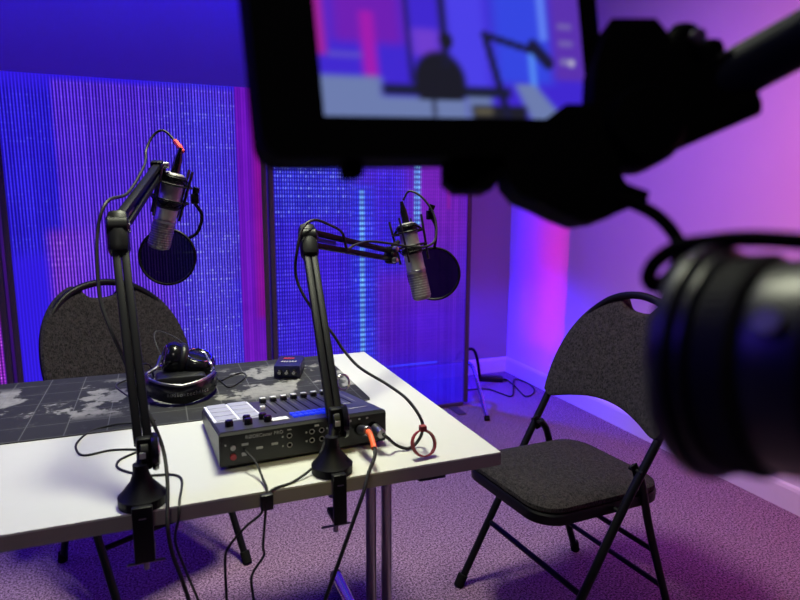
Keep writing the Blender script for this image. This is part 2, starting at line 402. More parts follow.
# ------------------------------------------------------------------ chrome frame and adapter behind
t = thing('tube_frame', 'bent chrome tube frame standing beside the right post of the cyan divider', 'frame', (1.1, 2.28, 0))
b = BM(); tube(b, [(0.56, 2.28, 0.237), (0.9, 2.28, 0.237), (1.08, 2.28, 0.237)], 0.011, 12); wpart('crossbar', b, 'chrome', t)
b = BM(); tube(b, [(1.08, 2.28, 0.237), (1.115, 2.27, 0.235), (1.137, 2.22, 0.215), (1.125, 2.14, 0.165), (1.09, 2.0, 0.075), (1.063, 1.90, 0.016)], 0.011, 12); wpart('leg', b, 'chrome', t)
b = BM(); cyl(b, (1.065, 1.907, 0.02), (1.060, 1.889, 0.002), 0.016); wpart('foot_cap', b, 'rubber', t)
b = BM(); tube(b, [(1.08, 2.28, 0.237), (1.11, 2.36, 0.237), (1.20, 2.46, 0.245), (1.29, 2.50, 0.24), (1.335, 2.52, 0.17), (1.385, 2.56, 0.004)], 0.010, 12); wpart('leg', b, 'black_metal', t)
b = BM(); tube(b, [(0.60, 2.262, 0.252), (0.93, 2.262, 0.252)], 0.0045, 10, smooth=False)  # added emissive bar, stands in for the blue streak along the crossbar
M['strip'] = mat('added_blue_glow', (0.05, 0.2, 0.8), 0.4, emit=(0.03, 0.22, 1.0), emit_s=2.2)
tag(link('added_glow_bar', b, 'strip', None, origin=(0.76, 2.262, 0.252)), 'thin added glowing bar for the blue streak seen low through the right divider', 'added glow')
t = thing('power_adapter', 'black power adapter brick lying on the carpet near the room corner', 'power adapter', (1.46, 2.54, 0), -0.5)
b = BM(); box(b, (0, 0, 0.017), (0.15, 0.07, 0.032), bev=0.006); link('case', b, 'black', t)
b = BM(); cyl(b, (0.074, 0, 0.014), (0.10, 0, 0.010), 0.007, 12); link('strain_relief', b, 'rubber', t)
b = BM()
tube(b, [(1.555, 2.505, 0.008), (1.53, 2.36, 0.006), (1.481, 2.17, 0.006), (1.56, 2.197, 0.006), (1.628, 2.30, 0.006), (1.645, 2.42, 0.006), (1.615, 2.50, 0.007), (1.541, 2.40, 0.014),
         (1.407, 2.20, 0.006), (1.368, 2.277, 0.006), (1.332, 2.38, 0.006), (1.20, 2.406, 0.006)], 0.0042, 8)
tag(link('power_cable', b, 'cable', None, origin=(1.5, 2.3, 0)), 'thin black cable looping over the carpet from the power adapter', 'cable')

# ------------------------------------------------------------------ table
TX, TY, TZ = -1.75, 0.79, 0.74      # left end, depth, height
t = thing('table', 'long white laminate table with grey edge and chrome legs', 'table', (-0.9, 0.4, 0))
b = BM(); box(b, (TX / 2, TY / 2, TZ - 0.001), (-TX, TY, 0.003)); wpart('tabletop', b, 'top', t, smooth=False)
b = BM(); box(b, (TX / 2, TY / 2, TZ - 0.0135), (-TX + 0.001, TY + 0.001, 0.022)); wpart('edge_band', b, 'edge', t, smooth=False)
for x in (-0.092, -1.63):
    for dx in (-0.021, 0.019):
        b = BM(); cyl(b, (x + dx, 0.4, 0.03), (x + dx, 0.4, 0.715), 0.0128, 20); wpart('leg', b, 'steel', t)
    b = BM(); tube(b, [(x, 0.02, 0.02), (x, 0.80, 0.02)], 0.019, 16, smooth=False); wpart('foot_bar', b, 'chrome', t)
    for y in (0.014, 0.806):
        b = BM(); cyl(b, (x, y - 0.006, 0.02), (x, y + 0.006, 0.02), 0.0198, 16); wpart('end_cap', b, 'black', t)
    b = BM(); box(b, (x, 0.4, 0.708), (0.07, 0.60, 0.014), bev=0.003); wpart('leg_bracket', b, 'black_metal', t)
b = BM(); prism(b, [(-0.150, 0.02), (-0.100, 0.02), (-0.092, 0.055), (-0.158, 0.055)], 0.700, 0.7145); wpart('under_clip', b, 'black', t, smooth=False)

# desk mat, 0.87 x 0.415
b = BM(); prism(b, rrect(1.22, 0.425, 0.012, 5, 0.61, 0.2125), 0.0, 0.0028)
o = link('desk_mat', b, 'mat', None, smooth=False); o.location = (-1.345, 0.358, TZ + 0.0006)
tag(o, 'dark desk mat printed with a grey world map, on the white table', 'desk mat')

# ------------------------------------------------------------------ folding chairs
def make_chair():
    t = thing('folding_chair', '', 'chair', (0, 0, 0), 0, 'padded folding chairs')
    # side tubes + hoop: straight from the front feet, then bent over the top as one hoop
    def hoop(z):  # z from 0.60..0.915 gives half width
        u = max(0.0, min(1.0, (z - 0.60) / 0.315)); return 0.218 + 0.022 * math.sin(min(1, u * 1.9) * PI / 2) if u < 0.42 else None
    def yback(z): return -0.12 - (z - 0.60) * 0.42
    pr = []
    prof = [(0.219, 0.60), (0.223, 0.66), (0.219, 0.71), (0.206, 0.765), (0.184, 0.812), (0.153, 0.853), (0.113, 0.885), (0.072, 0.903), (0.036, 0.911)]
    right = [(0.205, 0.222, 0.012), (0.209, 0.108, 0.212), (0.212, -0.005, 0.41)] + [(x, yback(z), z) for x, z in prof]
    left = [(-x, y, z) for x, y, z in right[::-1]]
    pts = right + [(0, yback(0.914), 0.914)] + left
    b = BM(); tube(b, pts, 0.0115, 12, 5); link('frame_tube', b, 'black_metal', t)
    # backrest pad
    b = BM()
    outl = []
    half = [(0.232, 0.588), (0.237, 0.64), (0.235, 0.70), (0.222, 0.765), (0.200, 0.815), (0.169, 0.857), (0.130, 0.889), (0.095, 0.906)]
    dip = [(0.076, 0.904), (0.060, 0.886), (0.040, 0.868), (0.0, 0.862)]
    bot = [(0.205, 0.573), (0.14, 0.590), (0.07, 0.605), (0.0, 0.610)]
    R_ = half + dip
    outl = [(x, z) for x, z in R_] + [(-x, z) for x, z in R_[::-1][1:]] + [(-x, z) for x, z in bot] + [(x, z) for x, z in bot[::-1][1:]]
    P = smooth_path([(x, 0, z) for x, z in outl] + [(outl[0][0], 0, outl[0][1])], 4)[:-1]
    n = len(P); cx, cz = 0.0, 0.735
    layers = []
    for dy, sc in ((-0.019, 0.93), (-0.0165, 0.975), (-0.008, 1.0), (0.008, 1.0), (0.0165, 0.975), (0.019, 0.93)):
        ring = []
        for p_ in P:
            x = cx + (p_.x - cx) * sc; z = cz + (p_.z - cz) * sc
            curve = 0.035 * (1 - (x / 0.25) ** 2)      # the back is dished
            ring.append(b.verts.new((x, yback(z) + dy - curve + 0.012, z)))
        layers.append(ring)
    for A, B in zip(layers, layers[1:]):
        for i in range(n): b.faces.new((A[i], A[(i + 1) % n], B[(i + 1) % n], B[i]))
    for ring, dy in ((layers[0], -0.019), (layers[-1], 0.019)):
        prev = ring
        for sc in (0.80, 0.62, 0.44, 0.26, 0.10):
            nr = []
            for p_ in P:
                x = p_.x * sc; z = cz + (p_.z - cz) * sc
                nr.append(b.verts.new((x, yback(z) + dy * (1.0 + 0.15 * (0.93 - sc)) - 0.035 * (1 - (x / 0.25) ** 2) + 0.012, z)))
            for i in range(n): b.faces.new((prev[i], prev[(i + 1) % n], nr[(i + 1) % n], nr[i]))
            prev = nr
        b.faces.new(prev)
    link('backrest', b, 'fabric', t)
    # seat
    def seat_ring(b, k, z, grow):
        o = []
        for x, y in rrect(0.376 * k + grow, 0.432 * k + grow, 0.075, 7): 
            wf = 1.0 - 0.0 * y
            o.append(b.verts.new((x * wf, y + 0.022, z + (y / 0.2) * 0.006)))
        return o
    b = BM(); rings = [seat_ring(b, 1, 0.412, -0.014), seat_ring(b, 1, 0.418, -0.004), seat_ring(b, 1, 0.428, -0.006), seat_ring(b, 1, 0.437, -0.03), seat_ring(b, 1, 0.443, -0.08), seat_ring(b, 1, 0.446, -0.16)]
    for A, B in zip(rings, rings[1:]):
        for i in range(len(A)): b.faces.new((A[i], A[(i + 1) % len(A)], B[(i + 1) % len(A)], B[i]))
    b.faces.new(rings[0][::-1]); b.faces.new(rings[-1]); link('seat_cushion', b, 'fabric', t)
    b = BM(); rings = [seat_ring(b, 1, 0.380, -0.012), seat_ring(b, 1, 0.384, 0.0), seat_ring(b, 1, 0.408, 0.002), seat_ring(b, 1, 0.413, -0.004)]
    for A, B in zip(rings, rings[1:]):
        for i in range(len(A)): b.faces.new((A[i], A[(i + 1) % len(A)], B[(i + 1) % len(A)], B[i]))
    b.faces.new(rings[0][::-1]); b.faces.new(rings[-1]); link('seat_pan', b, 'black_metal', t)
    for s in (1, -1):
        b = BM(); tube(b, [(s * 0.190, -0.055, 0.50), (s * 0.190, -0.085, 0.455), (s * 0.192, -0.13, 0.30), (s * 0.197, -0.232, 0.012)], 0.0110, 12, 5); link('rear_leg', b, 'black_metal', t)
        b = BM(); cyl(b, (s * 0.1975, -0.229, 0.035), (s * 0.198, -0.238, 0.0), 0.0150, 16); link('foot_cap', b, 'rubber', t)
        b = BM(); cyl(b, (s * 0.2055, 0.212, 0.036), (s * 0.205, 0.230, 0.0), 0.0155, 16); link('foot_cap', b, 'rubber', t)
        b = BM(); box(b, (s * 0.2, -0.050, 0.492), (0.005, 0.020, 0.045), Matrix.Rotation(-0.35, 3, 'X'), bev=0.002)
        link('hinge_plate', b, 'black_metal', t)
        b = BM(); cyl(b, (s * 0.180, -0.05, 0.495), (s * 0.224, -0.05, 0.495), 0.006, 12); link('pivot_pin', b, 'black_metal', t)
        b = BM(); cyl(b, (s * 0.180, 0.005, 0.395), (s * 0.222, 0.005, 0.395), 0.006, 12); link('pivot_pin', b, 'black_metal', t)
    b = BM(); tube(b, [(-0.207, 0.118, 0.19), (0.207, 0.118, 0.19)], 0.0085, 10, smooth=False); link('front_crossbar', b, 'black_metal', t)
    for z, y in ((0.235, -0.153), (0.115, -0.196)):
        b = BM(); tube(b, [(-0.195, y, z), (0.195, y, z)], 0.0080, 10, smooth=False); link('rear_crossbar', b, 'black_metal', t)
    return t
chair = make_chair()
def place(o, x, y, A):   # A: azimuth the chair faces
    o.location = (x, y, 0); o.rotation_euler = (0, 0, A - PI / 2)
place(chair, 0.5035, 0.4625, 3.228)
chair['label'] = 'black padded folding chair standing at the right end of the table'
c2 = copy_tree(chair); place(c2, -0.626, 1.120, -1.10)
c2['label'] = 'black padded folding chair behind the table, facing the desk mat'

# ------------------------------------------------------------------ mixer
MX = Vector((-0.480, 0.094, TZ)); MW, MD = 0.300, 0.245
t = thing('audio_mixer', 'black podcast mixing console with white pads and faders on the table', 'mixer', MX, 0.05)
ZR, ZF = 0.066, 0.032    # rear and front heights
def zt(v): return ZR + (ZF - ZR) * v / MD
b = BM()
pf = [(0.004, 0.006), (0.0, 0.010), (0.0, ZR - 0.004), (0.004, ZR), (MD - 0.003, ZF), (MD, ZF - 0.003), (MD, 0.009), (MD - 0.003, 0.006)]
A = [b.verts.new((0.0, y, z)) for y, z in pf]; B = [b.verts.new((MW, y, z)) for y, z in pf]
b.faces.new(A); b.faces.new(B[::-1])
for i in range(len(A)): b.faces.new((A[i], A[(i + 1) % len(A)], B[(i + 1) % len(A)], B[i]))
bmesh.ops.bevel(b, geom=[e for e in b.edges if abs(e.verts[0].co.x - e.verts[1].co.x) < 1e-6], offset=0.002, segments=2, affect='EDGES')
link('case', b, 'black', t)
ang = math.atan2(ZF - ZR, MD); RT = Matrix.Rotation(ang, 3, 'X')
def on_deck(b, u, v, w_, d_, h_, bev=0.0, lift=0.0):
    box(b, (u, v, zt(v) + h_ / 2 + lift), (w_, d_, h_), RT, bev)
b = BM(); on_deck(b, MW / 2, MD / 2, MW - 0.008, MD - 0.012, 0.0016); link('deck_plate', b, 'deck', t, smooth=False)
b = BM(); on_deck(b, 0.047, 0.165, 0.086, 0.160, 0.002, lift=0.0012); pr_ = link('pad_tray', b, 'pad_rim', t)
for i in range(2):
    for j in range(4):
        b = BM(); on_deck(b, 0.027 + i * 0.041, 0.106 + j * 0.040, 0.036, 0.035, 0.003, 0.0008, lift=0.0022); link('pad', b, 'pad_lit', t)
for u, v in ((0.024, 0.045), (0.056, 0.040), (0.058, 0.068), (0.090, 0.040), (0.086, 0.066)):
    b = BM(); n0 = RT @ Vector((0, 0, 1)); p0 = Vector((u, v, zt(v) + 0.001)); lathe(b, p0, n0, [(0, 0.0075), (0.010, 0.0070), (0.0115, 0.006)], 20); link('knob', b, 'gloss_black', t)
    b.free() if False else None
b = BM(); on_deck(b, 0.103, 0.150, 0.010, 0.010, 0.008, 0.002, lift=0.001); link('knob', b, 'white_plastic', t)
for i in range(8):
    u = 0.118 + i * 0.0215
    b = BM(); on_deck(b, u, 0.165, 0.0022, 0.135, 0.0006, lift=0.0014); link('fader_slot', b, 'matte_black', t, smooth=False)
    b = BM(); on_deck(b, u + 0.0105, 0.165, 0.0008, 0.120, 0.0004, lift=0.0014); link('fader_scale', b, 'white_print', t, smooth=False)
    b = BM(); on_deck(b, u, 0.222, 0.012, 0.016, 0.008, 0.0015, lift=0.0014)
    cap = link('fader_cap', b, 'black', t)
    b = BM(); on_deck(b, u, 0.222, 0.011, 0.011, 0.002, 0.0006, lift=0.0098); link('cap_top', b, 'white_plastic', cap)
b = BM(); on_deck(b, 0.113, 0.048, 0.030, 0.024, 0.0012, lift=0.0014); link('label_strip', b, 'white_plastic', t, smooth=False)
for i in range(8):
    for j in range(2):
        b = BM(); on_deck(b, 0.141 + i * 0.0105, 0.047 + j * 0.020, 0.0085, 0.015, 0.004, 0.001, lift=0.0012); link('lit_button', b, 'blue_button', t)
b = BM(); on_deck(b, 0.262, 0.050, 0.036, 0.004, 0.0005, lift=0.0014); on_deck(b, 0.258, 0.10, 0.02, 0.003, 0.0005, lift=0.0014); link('print_mark', b, 'white_print', t, smooth=False)
# rear panel (faces the photographer, -y)
def rear_ring(u, z, r, m='steel', name='jack'):
    b = BM(); torus(b, (u, -0.0004, z), (0, 1, 0), r, 0.0008, 20, 6); o = link(name, b, m, t)
    b = BM(); lathe(b, (u, 0.001, z), (0, -1, 0), [(0, r - 0.001), (0.0014, r - 0.001)], 16); link('socket', b, 'matte_black', o)
for u, z in ((0.118, 0.046), (0.118, 0.029), (0.158, 0.047), (0.176, 0.047), (0.176, 0.031), (0.158, 0.031)): rear_ring(u, z, 0.0042)
for u in (0.207, 0.247, 0.273): 
    rear_ring(u, 0.038, 0.0105, 'black_metal', 'combo_socket')
b = BM(); cyl(b, (0.022, 0.002, 0.024), (0.022, -0.003, 0.024), 0.0055, 16); link('record_button', b, 'red_print', t)
b = BM(); cyl(b, (0.022, 0.002, 0.040), (0.022, -0.003, 0.040), 0.0045, 16); link('power_button', b, 'steel', t)
for u, z, w_, h_ in ((0.042, 0.043, 0.011, 0.004), (0.040, 0.026, 0.008, 0.006), (0.066, 0.033, 0.011, 0.004), (0.092, 0.036, 0.011, 0.004), (0.148, 0.047, 0.003, 0.003), (0.148, 0.031, 0.003, 0.003),
                     (0.186, 0.049, 0.003, 0.003), (0.186, 0.031, 0.003, 0.003), (0.167, 0.057, 0.008, 0.003), (0.118, 0.057, 0.007, 0.002), (0.106, 0.046, 0.003, 0.003), (0.106, 0.029, 0.003, 0.003),
                     (0.010, 0.046, 0.003, 0.003), (0.230, 0.056, 0.003, 0.004), (0.262, 0.057, 0.004, 0.003), (0.247, 0.057, 0.003, 0.003)):
    b = BM(); box(b, (u, -0.0006, z), (w_, 0.001, h_)); link('print_mark', b, 'white_print', t, smooth=False)
b = text_mesh('RØDECaster PRO', 0.0085); bmesh.ops.rotate(b, cent=(0, 0, 0), matrix=Matrix.Rotation(PI / 2, 3, 'X'), verts=b.verts); bmesh.ops.translate(b, vec=(0.075, -0.0007, 0.055), verts=b.verts); link('lettering', b, 'white_print', t, smooth=False)
for x in (0.02, MW - 0.02):
    for y in (0.02, MD - 0.02):
        b = BM(); cyl(b, (x, y, 0.0), (x, y, 0.008), 0.008, 14); link('foot', b, 'rubber', t)

# small amplifier box
t = thing('headphone_amplifier', 'small dark blue box with knobs at the far edge of the desk mat', 'audio box', (-0.255, 0.635, TZ + 0.0036), -0.33)
b = BM(); box(b, (0, 0, 0.017), (0.066, 0.105, 0.032), bev=0.003); link('case', b, 'box_blue', t)
for x in (-0.018, 0.0, 0.018):
    b = BM(); lathe(b, (x, -0.052, 0.017), (0, -1, 0), [(0, 0.0075), (0.009, 0.0068), (0.011, 0.0055)], 18); k_ = link('knob', b, 'gloss_black', t)
    b = BM(); lathe(b, (x, -0.0628, 0.017), (0, -1, 0), [(0, 0.004), (0.0008, 0.004)], 14); link('knob_cap', b, 'steel', k_)
b = BM(); box(b, (-0.004, 0.020, 0.0334), (0.028, 0.014, 0.001)); link('red_badge', b, 'red_print', t, smooth=False)
b = BM()
for i in range(6): box(b, (-0.018 + i * 0.007, -0.012, 0.0334), (0.0045, 0.010, 0.001))
link('print_mark', b, 'white_print', t, smooth=False)

# ------------------------------------------------------------------ headphones
t = thing('headphones', 'black studio headphones lying on the desk mat beside the left boom arm', 'headphones', (-0.523, 0.56, TZ + 0.0036))
b = BM()
N = 36; rings = []
prof = [(-0.006, 0.0), (0.006, 0.0), (0.008, 0.008), (0.008, 0.032), (0.005, 0.040), (-0.005, 0.040), (-0.008, 0.032), (-0.008, 0.008)]
for i in range(N + 1):
    a = PI + PI * i / N * 1.0
    a = math.radians(170) + math.radians(200) * i / N
    cx, cy = 0.072 * math.cos(a), 0.095 * math.sin(a)
    nx, ny = math.cos(a), math.sin(a)
    w_ = 0.8 + 0.2 * math.sin(PI * i / N)
    rings.append([b.verts.new((cx + nx * d, cy + ny * d, 0.003 + 0.010 * abs(math.cos(a)) + z * w_)) for d, z in prof])
for A, B in zip(rings, rings[1:]):
    for k in range(len(A)): b.faces.new((A[k], A[(k + 1) % len(A)], B[(k + 1) % len(A)], B[k]))
b.faces.new(rings[0][::-1]); b.faces.new(rings[-1]); band = link('headband', b, 'gloss_black', t)
b = BM()
for s_ in (0.0075,):
    pts = []
    for i in range(30):
        a = math.radians(205) + math.radians(135) * i / 29
        pts.append(((0.072 + 0.004) * math.cos(a), (0.095 + 0.004) * math.sin(a), 0.0445 + 0.008 * abs(math.cos(a))))
    tube(b, pts, 0.0035, 8, smooth=False)
link('band_piping', b, 'steel', band)
word = 'audio-technica'
for i, ch in enumerate(word):
    a = math.radians(248) + math.radians(62) * i / (len(word) - 1)
    b = text_mesh(ch, 0.013, 0.0003)
    nx, ny = math.cos(a) / 0.072, math.sin(a) / 0.095; L = math.hypot(nx, ny); nx /= L; ny /= L
    bmesh.ops.rotate(b, cent=(0, 0, 0), matrix=Matrix.Rotation(PI / 2, 3, 'X'), verts=b.verts)
    bmesh.ops.rotate(b, cent=(0, 0, 0), matrix=Matrix.Rotation(math.atan2(ny, nx) + PI / 2, 3, 'Z'), verts=b.verts)
    bmesh.ops.translate(b, vec=((0.072 + 0.0095) * math.cos(a), (0.095 + 0.0095) * math.sin(a), 0.026), verts=b.verts)
    o = link('letter', b, 'steel', band, smooth=False)
def earcup(c, ax, R):
    ax = Vector(ax).normalized()
    b = BM(); lathe(b, Vector(c) - ax * 0.018, ax, [(0, R * 0.80), (0.004, R * 0.95), (0.014, R), (0.022, R * 0.98), (0.032, R * 0.86), (0.036, R * 0.7)], 36); cup = link('ear_cup', b, 'gloss_black', t)
    b = BM(); torus(b, Vector(c) - ax * 0.022, ax, R * 0.74, 0.012, 36, 12); link('ear_pad', b, 'black', cup)
    b = BM(); torus(b, Vector(c) + ax * 0.018, ax, R * 0.68, 0.0022, 36, 8); link('trim_ring', b, 'chrome', cup)
    return cup
earcup((-0.018, 0.092, 0.062), (-0.95, -0.1, 0.28), 0.040)
earcup((0.042, 0.085, 0.050), (0.25, -0.30, 0.92), 0.043)
for s, q in ((-1, (-0.052, 0.06, 0.05)), (1, (0.07, 0.05, 0.05))):
    b = BM(); tube(b, [(s * 0.071, 0.012, 0.034), (s * 0.074, 0.045, 0.04), q, (q[0] + 0.01 * -s, q[1] + 0.045, q[2] + 0.015)], 0.004, 8); link('yoke', b, 'steel', t)
b = BM(); box(b, (0.0, 0.05, 0.018), (0.115, 0.07, 0.034), bev=0.012); link('folded_pad', b, 'black', t)

# ------------------------------------------------------------------ boom arms
def bar(b, p, q, w_, h_, side):
    """rectangular bar from p to q; side: approx lateral direction"""
    p = Vector(p); q = Vector(q); d = (q - p); L = d.length; d.normalize(); s = Vector(side); s = (s - d * s.dot(d)).normalized(); n = d.cross(s)
    R3 = Matrix((s, d, n)).transposed(); box(b, (p + q) / 2, (w_, L, h_), R3, bev=min(w_, h_) * 0.2)
def boom_arm(label, base, J, E, F, lat, lat2, cw=0.028):
    """base: table point, J: lower joint, E: elbow, F: end joint"""
    base, J, E, F = map(Vector, (base, J, E, F)); lat = Vector(lat).normalized(); lat2 = Vector(lat2).normalized()
    t = thing('boom_arm', label, 'microphone arm', (base.x, base.y, TZ), 0, 'microphone boom arms clamped to the table')
    ax = (J - Vector((base.x, base.y, TZ))); 
    b = BM(); lathe(b, (base.x, base.y + 0.004, TZ + 0.0005), (0, 0, 1), [(0, 0.034), (0.014, 0.0345), (0.017, 0.031), (0.036, 0.016), (0.050, 0.011), (0.062, 0.011)], 28); wpart('base_cone', b, 'arm_metal', t)
    b = BM(); fy = -0.012
    box(b, (base.x, fy - 0.001, TZ - 0.028), (cw, 0.010, 0.086), bev=0.002)
    box(b, (base.x, fy + 0.022, TZ + 0.0065), (cw, 0.046, 0.012), bev=0.002)
    box(b, (base.x, fy + 0.020, TZ - 0.066), (cw, 0.045, 0.010), bev=0.002)
    wpart('clamp', b, 'black_metal', t)
    b = BM(); cyl(b, (base.x, 0.013, TZ - 0.098), (base.x, 0.013, TZ - 0.030), 0.0045, 12); lathe(b, (base.x, 0.013, TZ - 0.034), (0, 0, 1), [(0, 0.012), (0.006, 0.013)], 18); sc = wpart('clamp_screw', b, 'steel', t)
    b = BM(); tube(b, [Vector((base.x - 0.026, 0.006, TZ - 0.083)), Vector((base.x + 0.026, 0.020, TZ - 0.091))], 0.0022, 8, smooth=False); wpart('screw_handle', b, 'steel', sc)
    b = BM(); box(b, (base.x, fy - 0.0065, TZ - 0.002), (0.010, 0.001, 0.0015)); wpart('print_mark', b, 'steel', t, smooth=False)
    # lower joint
    b = BM(); cyl(b, J - lat * 0.006, J + lat * 0.006, 0.020, 20); cyl(b, (base.x, base.y + 0.004, TZ + 0.05), J, 0.009, 16); box(b, J, (0.022, 0.018, 0.05), bev=0.004)
    kb = wpart('lower_joint', b, 'black_metal', t)
    b = BM(); lathe(b, J + lat * 0.010, lat, [(0, 0.027), (0.004, 0.029), (0.009, 0.027), (0.010, 0.018)], 28); kn = wpart('tension_knob', b, 'gloss_black', kb)
    b = BM(); lathe(b, J + lat * 0.020, lat, [(0, 0.008), (0.002, 0.007)], 16); torus(b, J + lat * 0.0195, lat, 0.019, 0.0016, 28, 6); wpart('knob_cap', b, 'steel', kb)
    b = BM(); box(b, J + Vector((-0.002, -0.022, 0.004)), (0.009, 0.001, 0.009)); wpart('sticker', b, 'white_print', kb, smooth=False)
    # lower arm : two square tubes and springs
    d = (E - J).normalized(); dep = d.cross(lat).normalized()
    for s in (-1, 1):
        b = BM(); bar(b, J + lat * (s * 0.0068) + d * 0.012, E + lat * (s * 0.0068) - d * 0.02, 0.0130, 0.018, lat); wpart('lower_tube', b, 'arm_metal', t)
    b = BM(); pts = []
    for i in range(240):
        u = i / 239; c = J.lerp(E, 0.10 + 0.25 * u) + dep * 0.014; a = u * 2 * PI * 24; pts.append(c + (lat * math.cos(a) + dep * math.sin(a)) * 0.0045)
    tube(b, pts, 0.0008, 5, smooth=False); wpart('spring', b, 'steel', t)
    # elbow
    b = BM(); cyl(b, E - lat * 0.018, E + lat * 0.018, 0.021, 24)
    u2 = (F - E).normalized()
    box(b, E - d * 0.012, (0.036, 0.036, 0.084), frame_matrix(lat, d), bev=0.012)
    el = wpart('elbow', b, 'black_metal', t)
    b = BM(); lathe(b, E + lat * 0.017, lat, [(0, 0.010), (0.003, 0.009), (0.005, 0.005)], 16); wpart('elbow_bolt', b, 'chrome', el)
    # upper arm
    n2 = u2.cross(lat2).normalized()
    if n2.z < 0: n2 = -n2
    for s in (-1, 1):
        b = BM(); bar(b, E + n2 * (s * 0.013) + u2 * 0.012, F + n2 * (s * 0.010), 0.016, 0.0120, lat2); wpart('upper_tube', b, 'arm_metal', t)
    b = BM(); pts = []
    for i in range(200):
        u = i / 199; c = E.lerp(F, 0.08 + 0.22 * u); a = u * 2 * PI * 20; pts.append(c + (lat2 * math.cos(a) + n2 * math.sin(a)) * 0.004)
    tube(b, pts, 0.0008, 5, smooth=False); wpart('spring', b, 'steel', t)
    # end joint
    b = BM(); box(b, F + u2 * 0.006, (0.022, 0.026, 0.044), frame_matrix(u2, n2), bev=0.004); cyl(b, F - lat2 * 0.018, F + lat2 * 0.018, 0.008, 14)
    ej = wpart('end_joint', b, 'black_metal', t)
    for s in (-1, 1):
        b = BM(); lathe(b, F + n2 * (s * 0.014) + lat2 * 0.016, lat2, [(0, 0.008), (0.010, 0.007), (0.012, 0.004)], 14); wpart('wing_nut', b, 'steel', ej)
    return t
def frame_matrix(x, z):
    x = Vector(x).normalized(); z = Vector(z); z = (z - x * z.dot(x)).normalized(); y = z.cross(x)
    return Matrix((x, y, z)).transposed()
LB = (-0.598, 0.024, TZ); RB_ = (-0.305, 0.028, TZ)
LJ = (-0.592, 0.045, 0.812); RJ = (-0.292, 0.055, 0.818)
LE = (-0.619, 0.262, 1.140); RE = (-0.268, 0.340, 1.112)
LF = (-0.548, 0.612, 1.252); RF = (-0.004, 0.560, 1.050)
boom_arm('black microphone boom arm clamped left of the mixer, reaching up over the table', LB, LJ, LE, LF, (1, 0.05, 0), (1, -0.2, 0))
boom_arm('black microphone boom arm clamped in front of the mixer, bent to the right', RB_, RJ, RE, RF, (1, -0.1, 0), (0.35, -0.9, 0.1), 0.022)

# ------------------------------------------------------------------ microphones, shock mounts, pop filters
def microphone(label, T_, B_, side):
    """T_: top (connector end), B_: bottom (grille end)"""
    T_, B_ = Vector(T_), Vector(B_); d = (B_ - T_); L = d.length; d.normalize()
    t = thing('microphone', label, 'microphone', (B_ + T_) / 2, 0, 'studio microphones hung in shock mounts')
    s = L / 0.185
    b = BM(); lathe(b, T_, d, [(0, 0.010), (0.0, 0.018), (0.003, 0.0225), (0.010, 0.0245), (0.108 * s, 0.0245), (0.110 * s, 0.0255), (0.118 * s, 0.0255), (0.120 * s, 0.0245)], 36); wpart('body', b, 'mic_metal', t)
    b = BM(); lathe(b, T_ + d * 0.119 * s, d, [(0, 0.0240), (0.006, 0.0250), (0.055 * s, 0.0250), (0.062 * s, 0.023), (0.066 * s, 0.015)], 36)
    g = wpart('grille', b, 'grille', t)
    b = BM()
    for k in range(9): torus(b, T_ + d * (0.128 + k * 0.0058) * s, d, 0.0250, 0.0009, 32, 5)
    wpart('grille_rib', b, 'mic_metal', g)
    b = BM(); torus(b, T_ + d * 0.114 * s, d, 0.0255, 0.0014, 36, 8); wpart('trim_ring', b, 'steel', t)
    b = BM(); lathe(b, T_ - d * 0.001, -d, [(0, 0.011), (0.004, 0.0098), (0.030, 0.0095), (0.046, 0.0060), (0.058, 0.0042)], 18); wpart('plug', b, 'gloss_black', t)
    return t, d, L
M['grille'] = mat('mic_grille', (0.28, 0.26, 0.25), 0.5, 0.5, var=0.3)
